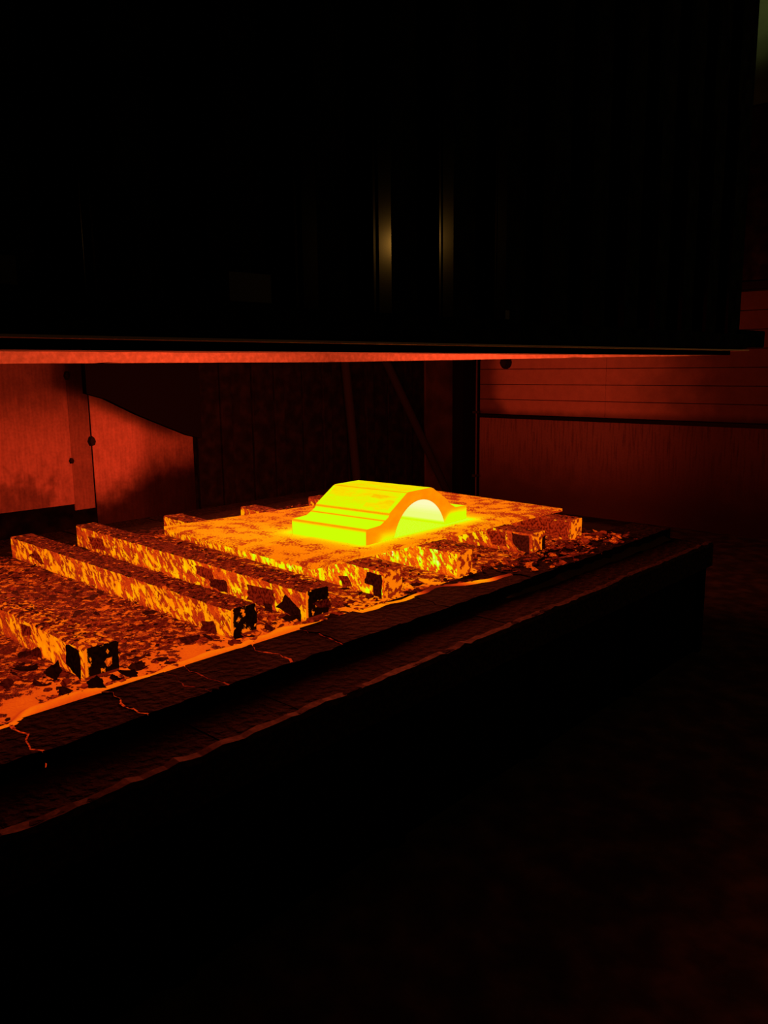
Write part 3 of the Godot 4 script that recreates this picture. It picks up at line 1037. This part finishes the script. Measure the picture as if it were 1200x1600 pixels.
	quad(st, c00, c10, c11, c01, Vector3.DOWN, Vector2(0, 0), Vector2(1, 0), Vector2(1, 1), Vector2(0, 1))
	var cs := [c00, c10, c11, c01]
	var us := [Vector2(0.002, 0.004), Vector2(0.998, 0.004), Vector2(0.998, 0.996), Vector2(0.002, 0.996)]
	for k in 4:
		var p: Vector3 = cs[k]
		var q: Vector3 = cs[(k + 1) % 4]
		var o := (p + q) / 2 - (c00 + c11) / 2
		quad(st, p, q, q + Vector3(0, 0.018, 0), p + Vector3(0, 0.018, 0), o, us[k].lerp(Vector2(0.5, 0.5), 0.04), us[(k + 1) % 4].lerp(Vector2(0.5, 0.5), 0.04), us[(k + 1) % 4], us[k])
	obj("plate_body", st, pm, plate)

	# forging: a half-bearing saddle, two feet and an arched back
	build_forging()

func build_forging() -> void:
	var f := thing("glowing_forging", "yellow-hot forged arch saddle with two stepped feet glowing on the plate", "forging", Vector3(2.832, 0.8385, -2.733), 0.065)
	# outer line from the left foot over the flat back to the right foot, then the arch underneath
	var outer := [[0.0, 0.0], [0.001, 0.072], [0.006, 0.078], [0.108, 0.082], [0.120, 0.086], [0.176, 0.113], [0.183, 0.121], [0.188, 0.134], [0.328, 0.216], [0.345, 0.222], [0.545, 0.222], [0.562, 0.216],
		[0.702, 0.134], [0.707, 0.121], [0.714, 0.113], [0.770, 0.086], [0.782, 0.082], [0.884, 0.078], [0.889, 0.072], [0.890, 0.0]]
	var arch := []
	var R := 0.2345
	var cyy := -0.066
	var a0 := asin(0.066 / R)
	for k in 33:
		var a := lerpf(a0, PI - a0, k / 32.0)
		arch.append([0.445 + R * cos(a), cyy + R * sin(a)])
	var length := 0.515
	# long outer skin: u along the axis, v along the girth
	var girth := [0.0]
	for i in range(1, outer.size()):
		girth.append(girth[-1] + Vector2(outer[i][0], outer[i][1]).distance_to(Vector2(outer[i - 1][0], outer[i - 1][1])))
	var total: float = girth[-1]
	var W := 512
	var H := 1024
	var heat := PackedFloat32Array()
	heat.resize(W * H)
	for j in H:
		var g := total * j / H
		var seg := 0
		while seg < girth.size() - 2 and girth[seg + 1] < g:
			seg += 1
		var t: float = (g - girth[seg]) / maxf(1e-5, girth[seg + 1] - girth[seg])
		var y: float = lerpf(outer[seg][1], outer[seg + 1][1], t)
		var x: float = lerpf(outer[seg][0], outer[seg + 1][0], t)
		# thin edges lose heat first
		var edge := 1.0
		for e in [1.5, 4.5, 6.5, 8.5, 10.5, 12.5, 14.5, 17.5]:
			var ge: float = lerpf(girth[int(e)], girth[int(e) + 1], 0.5)
			var wdt := 0.011 if e in [1.5, 17.5] else (0.007 if e in [4.5, 6.5, 12.5, 14.5] else 0.004)
			edge = minf(edge, smoothstep(0.0, wdt * 1.6, absf(g - ge)))
		for i in W:
			var u := length * i / W
			var soft := n_soft[(j & 1023) * 1024 + ((i / 3 + 333) & 1023)] / 255.0 - 0.5
			var fine := n_fine[((j * 2) & 1023) * 1024 + ((i / 4 + 90) & 1023)] / 255.0 - 0.5
			var v := 0.915
			if y > 0.13:
				# the slope and the back have begun to scale over in the middle
				v = 0.895 - 0.05 * smoothstep(0.14, 0.2, y) * clampf(0.75 + soft * 1.6, 0.0, 1.0) + fine * 0.035
				if u > 0.02 and u < 0.2 and y < 0.2:
					v -= 0.035 * clampf(0.5 + soft * 3.0, 0.0, 1.0)
				if u < 0.03 or u > length - 0.02:
					v = maxf(v, 0.90)
				if y > 0.217 and n_speck[((j * 4) & 1023) * 1024 + ((i * 2) & 1023)] > 192:
					v -= 0.09
			v = lerpf(minf(v, 0.745 + fine * 0.04), v, edge)
			var ue := minf(u, length - u)
			if ue < 0.004:
				v = minf(v, 0.76)
			heat[j * W + i] = v
	var skin := hot_tex(heat_image(W, H, heat), 0.001)
	var st := mb()
	for i in outer.size() - 1:
		var p := Vector3(outer[i][0], outer[i][1], 0)
		var q := Vector3(outer[i + 1][0], outer[i + 1][1], 0)
		var n := Vector3(-(q.y - p.y), q.x - p.x, 0)
		var b := Vector3(0, 0, -length)
		var v0: float = girth[i] / total * 0.998 + 0.001
		var v1: float = girth[i + 1] / total * 0.998 + 0.001
		quad(st, p, q, q + b, p + b, n, Vector2(0.001, v0), Vector2(0.001, v1), Vector2(0.999, v1), Vector2(0.999, v0))
	obj("outer_skin", st, skin, f)
	# arch soffit: the hottest part
	st = mb()
	for k in 32:
		var p := Vector3(arch[k][0], arch[k][1], 0)
		var q := Vector3(arch[k + 1][0], arch[k + 1][1], 0)
		var b := Vector3(0, 0, -length)
		quad(st, p, q, q + b, p + b, Vector3(0.445, cyy, 0) - p, Vector2(k / 32.0, 0), Vector2((k + 1) / 32.0, 0), Vector2((k + 1) / 32.0, 1), Vector2(k / 32.0, 1))
	W = 256
	H = 128
	heat = PackedFloat32Array()
	heat.resize(W * H)
	for j in H:
		for i in W:
			var k := float(i) / W      # 0 at the right springing, 1 at the left
			heat[j * W + i] = 1.0 - 0.085 * smoothstep(0.045, 0.0, k) - 0.022 * smoothstep(0.22, 0.08, k)
	obj("arch_soffit", st, hot_tex(heat_image(W, H, heat), 0.001), f)
	# end faces
	W = 512
	H = 128
	heat = PackedFloat32Array()
	heat.resize(W * H)
	for j in H:
		var y := 0.23 * (1.0 - float(j) / H)
		for i in W:
			var x := 0.89 * i / W
			var soft := n_soft[((j * 2) & 1023) * 1024 + ((i + 700) & 1023)] / 255.0 - 0.5
			var v := 0.722 + soft * 0.03
			var low := smoothstep(0.075, 0.0, y)
			v += low * 0.16 * smoothstep(0.02, 0.16, x if x < 0.445 else 0.9 - x)
			if x > 0.60:
				v += 0.20 * smoothstep(0.10, 0.03, y) * smoothstep(0.66, 0.74, x)
			heat[j * W + i] = minf(v, 0.905)
	var face := hot_tex(heat_image(W, H, heat), 0.001)
	var poly := PackedVector2Array()
	for p in outer:
		poly.append(Vector2(p[0], p[1]))
	for p in arch:
		if p[1] > -0.001:
			poly.append(Vector2(p[0], maxf(p[1], 0.0)))
	var ids := Geometry2D.triangulate_polygon(poly)
	for z in [0.0, -length]:
		st = mb()
		for k in range(0, ids.size(), 3):
			var a := poly[ids[k]]
			var b := poly[ids[k + 1]]
			var c := poly[ids[k + 2]]
			tri(st, Vector3(a.x, a.y, z), Vector3(b.x, b.y, z), Vector3(c.x, c.y, z), Vector3.BACK if z == 0.0 else Vector3.FORWARD,
				Vector2(a.x / 0.89, 1.0 - a.y / 0.23), Vector2(b.x / 0.89, 1.0 - b.y / 0.23), Vector2(c.x / 0.89, 1.0 - c.y / 0.23))
		obj("end_face", st, face, f)

# ------------------------------------------------------------------ scale lying about
func in_billet(x: float, z: float) -> bool:
	for b in [[1.209, -2.451], [1.779, -2.427], [2.114, -2.38], [2.558, -2.364], [3.048, -2.34], [3.675, -2.319], [4.132, -2.35]]:
		var u: float = b[1] - z
		if u > 0.0 and u < 2.05 and x > b[0] - 0.01 + 0.05 * u and x < b[0] + 0.13 + 0.05 * u:
			return true
	return false

func build_litter() -> void:
	var litter := thing("scale_litter", "loose litter of small dull red and glowing scale flakes strewn over the deck", "scale flakes")
	litter.set_meta("kind", "stuff")
	rng.seed = 303
	var sts := [mb(), mb(), mb(), mb()]
	var made := 0
	for k in 26000:
		var x := rng.randf_range(0.3, 4.45)
		var z := rng.randf_range(-4.5, -2.1)
		var d := edge_z(x) - z
		if d < 0.02 or in_billet(x, z):
			continue
		var s := n_soft[(int(-z * 260.0) & 1023) * 1024 + (int(x * 260.0) & 1023)] / 255.0
		# thick among the billets, thin on the smooth sand at the edge
		var near_end := 0.0
		for b in [[1.26, -2.42], [1.84, -2.4], [2.18, -2.35], [2.62, -2.33], [3.11, -2.3], [3.73, -2.29], [4.2, -2.3]]:
			near_end = maxf(near_end, 1.0 - Vector2(x - b[0] - 0.03, z - b[1]).length() / 0.22)
		var want := clampf((d - 0.16 - (s - 0.5) * 0.5) * 4.0, 0.02, 0.85)
		if near_end > 0.0 and d > 0.03:
			want = maxf(want, 0.6)
		if rng.randf() > want:
			continue
		var r := 0.004 + 0.022 * pow(rng.randf(), 2.2)
		var which := 0
		var p := rng.randf()
		var hf := heat_field(x, z)
		if p < 0.25:
			which = 0
		elif p < 0.72 - 0.2 * hf:
			which = 1
		elif p < 0.92:
			which = 2
		else:
			which = 3
		if x > 3.3 and near_end > 0.0 and x < 4.4:
			which = rng.randi_range(0, 3)
		loose_flake(sts[which], Vector3(x, deck_height(x, z) + 0.0015, z), r, 0.6, 0.25)
		made += 1
	# the heap of broken scale in front of the right-hand billet ends, spilling onto the rim
	for k in 1500:
		var x := rng.randf_range(3.25, 4.38)
		var z := -2.02 - 0.34 * sqrt(rng.randf())
		if in_billet(x, z) or rng.randf() < 0.5 * smoothstep(-2.16, -2.03, z):
			continue
		var g := n_soft[(int(-z * 900.0) & 1023) * 1024 + (int(x * 420.0) & 1023)] / 255.0
		if g < 0.42:
			continue
		var p := rng.randf()
		loose_flake(sts[0 if p < 0.34 else (1 if p < 0.62 else (2 if p < 0.86 else 3))], Vector3(x, maxf(deck_height(x, z), 0.712 if z > -2.29 else 0.0) + rng.randf_range(0.001, 0.008), z), 0.005 + 0.026 * pow(rng.randf(), 2.0), 0.8, 0.3)
	# scattered larger slabs
	for k in 240:
		var x := rng.randf_range(0.4, 4.2)
		var z := rng.randf_range(-4.3, -2.42)
		if in_billet(x, z) or in_billet(x + 0.03, z) or in_billet(x - 0.03, z):
			continue
		loose_flake(sts[rng.randi_range(0, 1)], Vector3(x, deck_height(x, z) + 0.002, z), rng.randf_range(0.02, 0.05), 0.35, 0.2)
	# on the billet tops and along the plate edges too
	for b in [[1.209, -2.451, 0.03, 0.108], [1.779, -2.427, 0.028, 0.115], [2.114, -2.38, 0.047, 0.121], [2.558, -2.364, 0.079, 0.12], [3.048, -2.34, 0.09, 0.12], [3.675, -2.319, 0.05, 0.12], [4.132, -2.35, 0.05, 0.12]]:
		for k in 800:
			var u := rng.randf_range(0.02, 1.85)
			var x: float = b[0] + b[2] * u + rng.randf_range(0.012, 0.108)
			var z: float = b[1] - u
			if b[0] > 2.3 and z < -2.6 and z > -3.98:
				continue
			var p := rng.randf()
			loose_flake(sts[0 if p < 0.4 else (1 if p < 0.85 else 2)], Vector3(x, 0.700 + b[3] + 0.001, z), rng.randf_range(0.004, 0.014), 0.4, 0.2)
	var heats := [0.16, 0.30, 0.42, 0.58]
	for k in 4:
		var o := obj("scale_litter_layer", sts[k], hot(heats[k], 0.012), litter)
		o.set_meta("kind", "stuff")

	# the larger curled flakes that one could pick up
	rng.seed = 404
	var spots := [
		# x, z, radius, heat, lean about x, yaw, label
		[1.18, -2.33, 0.05, 0.03, 0.5, 0.4, "black curled flake on the sand below the leftmost billet's front corner"],
		[1.25, -2.335, 0.045, 0.03, 0.2, 1.6, "black flake lying flat just in front of the leftmost billet's dark end"],
		[1.31, -2.36, 0.04, 0.02, 0.9, 2.2, "small black flake tipped up in front of the leftmost billet's dark end"],
		[1.37, -2.42, 0.05, 0.14, 0.3, 0.6, "dark red flake beside the right front corner of the leftmost billet"],
		[1.41, -2.48, 0.06, 0.2, 0.2, 2.9, "broad dull red flake lying right of the leftmost billet's end"],
		[1.12, -2.42, 0.05, 0.12, 0.4, 1, "dark flake leaning near the left front corner of the leftmost billet"],
		[1.15, -2.56, 0.055, 0.1, 0.7, 0.3, "steeply tilted dark flake against the foot of the leftmost billet's flank"],
		[1.1, -2.66, 0.06, 0.12, 0.6, 2.4, "large tilted dark flake by the leftmost billet, behind its front flakes"],
		[1.08, -2.5, 0.05, 0.16, 0.3, 1.9, "flat dark red flake on the deck left of the leftmost billet's end"],
		[1.02, -2.6, 0.05, 0.2, 0.5, 0.9, "dull red flake farther left of the leftmost billet, near the picture's edge"],
		[0.98, -2.75, 0.055, 0.16, 0.6, 1.7, "outermost dark flake left of the leftmost billet, touching the picture's edge"],
		[1.94, -2.4, 0.05, 0.2, 0.3, 0.9, "dull flake beside the right corner of the second billet's blackened end"],
		[1.99, -2.46, 0.045, 0.22, 0.3, 2.1, "red-brown flake between the second billet's end and the flaking third billet"],
		[1.82, -2.37, 0.035, 0.14, 0.3, 2.1, "small dark flake in front of the second billet's blackened end"],
		[1.66, -2.52, 0.06, 0.2, 0.2, 0.2, "broad brown flake lying flat left of the second billet's front corner"],
		[1.72, -2.5, 0.04, 0.16, 0.5, 1.2, "small dark flake touching the foot of the second billet's flank"],
		[1.62, -2.6, 0.04, 0.22, 0.4, 2.5, "brown flake behind the broad one, left of the second billet"],
		[2.23, -2.33, 0.06, 0.06, 0.2, 0.3, "largest black flake in front of the third billet's end, beside the rim"],
		[2.16, -2.33, 0.05, 0.05, 0.5, 1.4, "tilted black flake below the third billet's left front corner"],
		[2.3, -2.36, 0.045, 0.08, 0.4, 2.2, "black flake right of the third billet's blackened end"],
		[2.28, -2.43, 0.05, 0.14, 1.2, 0.8, "spiky dark flake standing on edge beside the third billet's end"],
		[2.06, -2.42, 0.05, 0.1, 0.8, 2.6, "tilted dark flake left of the third billet's front corner"],
		[2.72, -2.31, 0.06, 0.2, 0.25, 0.7, "broad red-brown flake right of the freckled billet end"],
		[2.63, -2.29, 0.04, 0.1, 0.5, 1.9, "small dark flake below the freckled billet end, beside the rim"],
		[2.78, -2.37, 0.05, 0.18, 0.7, 2.6, "tilted red-brown flake farther right of the freckled billet end"],
		[2.52, -2.42, 0.04, 0.26, 0.4, 0.2, "dull glowing flake at the left foot of the freckled billet end"],
		[3.2, -2.28, 0.05, 0.12, 0.4, 0.7, "dark flake right of the billet end under the middle of the plate"],
		[3.26, -2.32, 0.045, 0.14, 0.7, 1.7, "tilted dark flake beyond the billet end under the plate's middle"],
		[3.13, -2.25, 0.04, 0.16, 0.3, 2.7, "small dark flake in front of the billet end under the plate's middle"],
		[3.85, -2.27, 0.05, 0.08, 0.3, 0.5, "dark flake right of the billet with smooth dark scale slabs"],
		[3.8, -2.22, 0.045, 0.12, 0.4, 2.5, "dark flake in front of the billet with smooth dark scale slabs"],
		[3.91, -2.33, 0.05, 0.04, 0.3, 1.5, "blackest flake between the last two billet ends on the right"],
		[4.33, -2.34, 0.07, 0.5, 0.12, 0.5, "large glowing flake lying beyond the last billet on the right"],
		[4.27, -2.26, 0.05, 0.3, 0.3, 1.5, "dull glowing flake in front of the large one beyond the last billet"],
		[4.2, -2.22, 0.05, 0.22, 0.4, 2.3, "dark red flake in front of the last billet on the right"],
		[4.41, -2.26, 0.05, 0.3, 0.25, 0.1, "outermost glowing flake at the right end of the hearth deck"],
		[4.1, -2.19, 0.04, 0.3, 0.3, 2, "small glowing flake on the rim below the last billet's end"],
		[4.22, -2.165, 0.045, 0.33, 0.5, 0.2, "thin red sliver of scale on the dark rim right of the last billet"],
		[4.32, -2.11, 0.04, 0.28, 0.7, 1.4, "second thin red sliver on the rim, nearer the hearth's outer edge"],
		[4.45, -2.155, 0.06, 0.24, 0.3, 0.3, "long faint sliver farthest right on the dark rim"],
	]
	for s in spots:
		var st := mb()
		var n := rng.randi_range(5, 6)
		var pts := []
		for k in n:
			var w := TAU * k / n + rng.randf_range(-0.3, 0.3)
			var q: float = s[2] * rng.randf_range(0.6, 1.0)
			pts.append([cos(w) * q, sin(w) * q * (0.12 if "sliver" in s[6] else rng.randf_range(0.5, 0.9))])
		var bs := Basis(Vector3.UP, s[5]) * Basis(Vector3.RIGHT, s[4])
		sheet(st, Vector3(0, sin(s[4]) * s[2] * 0.45, 0), bs.x, bs.z, bs.y, pts, 0.0022, s[2] * rng.randf_range(-0.25, 0.35))
		var o := obj("glowing_scale_flake" if s[3] > 0.25 else "scale_flake", st, hot(s[3], 0.012), self)
		o.position = Vector3(s[0], deck_height(s[0], s[1]) + 0.004, s[1])
		o.set_meta("label", s[6])
		o.set_meta("category", "scale flake")
		o.set_meta("group", "loose scale flakes round the billet ends")

# ------------------------------------------------------------------ behind the hearth
func build_back_things() -> void:
	# an added black chute made up to shape the diagonal shadow on the sheet panels
	var ch := thing("shade_blocker", "added black sheet-metal chute sloping across the red sheet panels at the back", "blocker")
	var shade_black := mat(lin(0.0035, 0.003, 0.003), 0.95, 0.0, 0.0)
	var st := mb()
	extrude(st, PackedVector2Array([Vector2(3.01, 1.53), Vector2(3.16, 1.485), Vector2(3.42, 1.355), Vector2(3.87, 1.165), Vector2(4.00, 1.13), Vector2(4.00, 2.4), Vector2(3.01, 2.4)]), -5.80, -5.74, 2)
	obj("blocker_body", st, shade_black, ch)
	st = mb()
	for y in [1.62, 2.1]:
		obj("blocker_bracket", _box(Vector3(3.5, y, -6.18), Vector3(3.54, y + 0.04, -5.80), 0.003), shade_black, ch)
	# two leaning poles
	for p in [[Vector3(6.10, 0.0, -5.95), Vector3(5.95, 2.3, -6.07), "upright grey pole leaning on the dark doors behind the forging"], [Vector3(7.55, 0.0, -5.8), Vector3(6.25, 2.3, -6.06), "slanting grey pole propped against the dark doors beside the corner column"]]:
		var t := thing("leaning_pole", p[2], "pole", p[0])
		st = mb()
		tube(st, [Vector3.ZERO, (p[1] - p[0]) * 0.5, p[1] - p[0]], 0.045, 12)
		obj("shaft", st, mat(lin(0.014, 0.013, 0.0125), 0.8, 0.0, 0.1), t)
		st = mb()
		tube(st, [Vector3.ZERO, (p[1] - p[0]) * 0.02], 0.052, 12)
		obj("foot_cap", st, mat(lin(0.01, 0.01, 0.01), 0.9), t)

# ------------------------------------------------------------------ the hall's own lamps, outside the picture
func build_lamp() -> void:
	var t := thing("wall_lamp", "warm floodlight high beside the plank wall, outside the picture", "lamp", Vector3(6.6, 5.2, 0.6))
	var st := mb()
	box(st, Vector3(-0.2, -0.06, -0.1), Vector3(0.2, 0.06, 0.1), 0.01)
	obj("lamp_housing", st, mat(lin(0.02, 0.02, 0.02), 0.6), t)
	st = mb()
	box(st, Vector3(-0.17, -0.05, -0.112), Vector3(0.17, 0.05, -0.1), 0.003)
	var g := mat(lin(0.3, 0.3, 0.3), 0.5)
	g.emission_enabled = true
	g.emission = lin(1.0, 0.75, 0.25)
	g.emission_energy_multiplier = 2.0
	obj("lamp_glass", st, g, t)
	var s := SpotLight3D.new()
	s.name = "lamp_light"
	s.position = Vector3(6.6, 5.2, 0.47)
	s.light_color = lin(1.0, 0.62, 0.3)
	s.light_energy = 12.0
	s.light_size = 0.15
	s.spot_range = 25.0
	s.spot_attenuation = 2.0
	s.spot_angle = 16.0
	s.spot_angle_attenuation = 0.6
	s.shadow_enabled = true
	add_child(s, true)
	s.look_at_from_position(s.position, Vector3(8.33, 5.4, -2.9))
	# a small bulkhead lamp on a stand in front of the furnace: it puts the gold glints on two ribs of the hood
	var b := thing("stand_lamp", "small warm work lamp on a stand in front of the furnace, outside the picture", "lamp", Vector3(4.92, 0.0, 0.8))
	st = mb()
	tube(st, [Vector3(0, 0.02, 0), Vector3(0, 1.4, 0), Vector3(0, 2.50, 0)], 0.018)
	tube(st, [Vector3(0, 0.0, 0), Vector3(0, 0.02, 0)], 0.2, 20)
	obj("stand", st, mat(lin(0.02, 0.02, 0.02), 0.6), b)
	st = mb()
	tube(st, [Vector3(0, 2.50, 0), Vector3(0, 2.54, 0)], 0.07, 16)
	obj("lamp_holder", st, mat(lin(0.02, 0.02, 0.02), 0.6), b)
	st = mb()
	tube(st, [Vector3(0, 2.54, 0), Vector3(0, 2.58, 0), Vector3(0, 2.68, 0), Vector3(0, 2.72, 0)], 0.05, 16)
	var g2 := mat(lin(0.3, 0.3, 0.3), 0.5)
	g2.emission_enabled = true
	g2.emission = lin(1.0, 0.62, 0.2)
	g2.emission_energy_multiplier = 3.0
	obj("lamp_bulb", st, g2, b)
	var o := OmniLight3D.new()
	o.name = "lamp_light"
	o.position = Vector3(4.92, 2.63, 0.8)
	o.light_color = lin(1.0, 0.5, 0.13)
	o.light_energy = 0.42
	o.light_size = 0.05
	o.omni_range = 20.0
	o.omni_attenuation = 2.0
	o.shadow_enabled = true
	add_child(o, true)
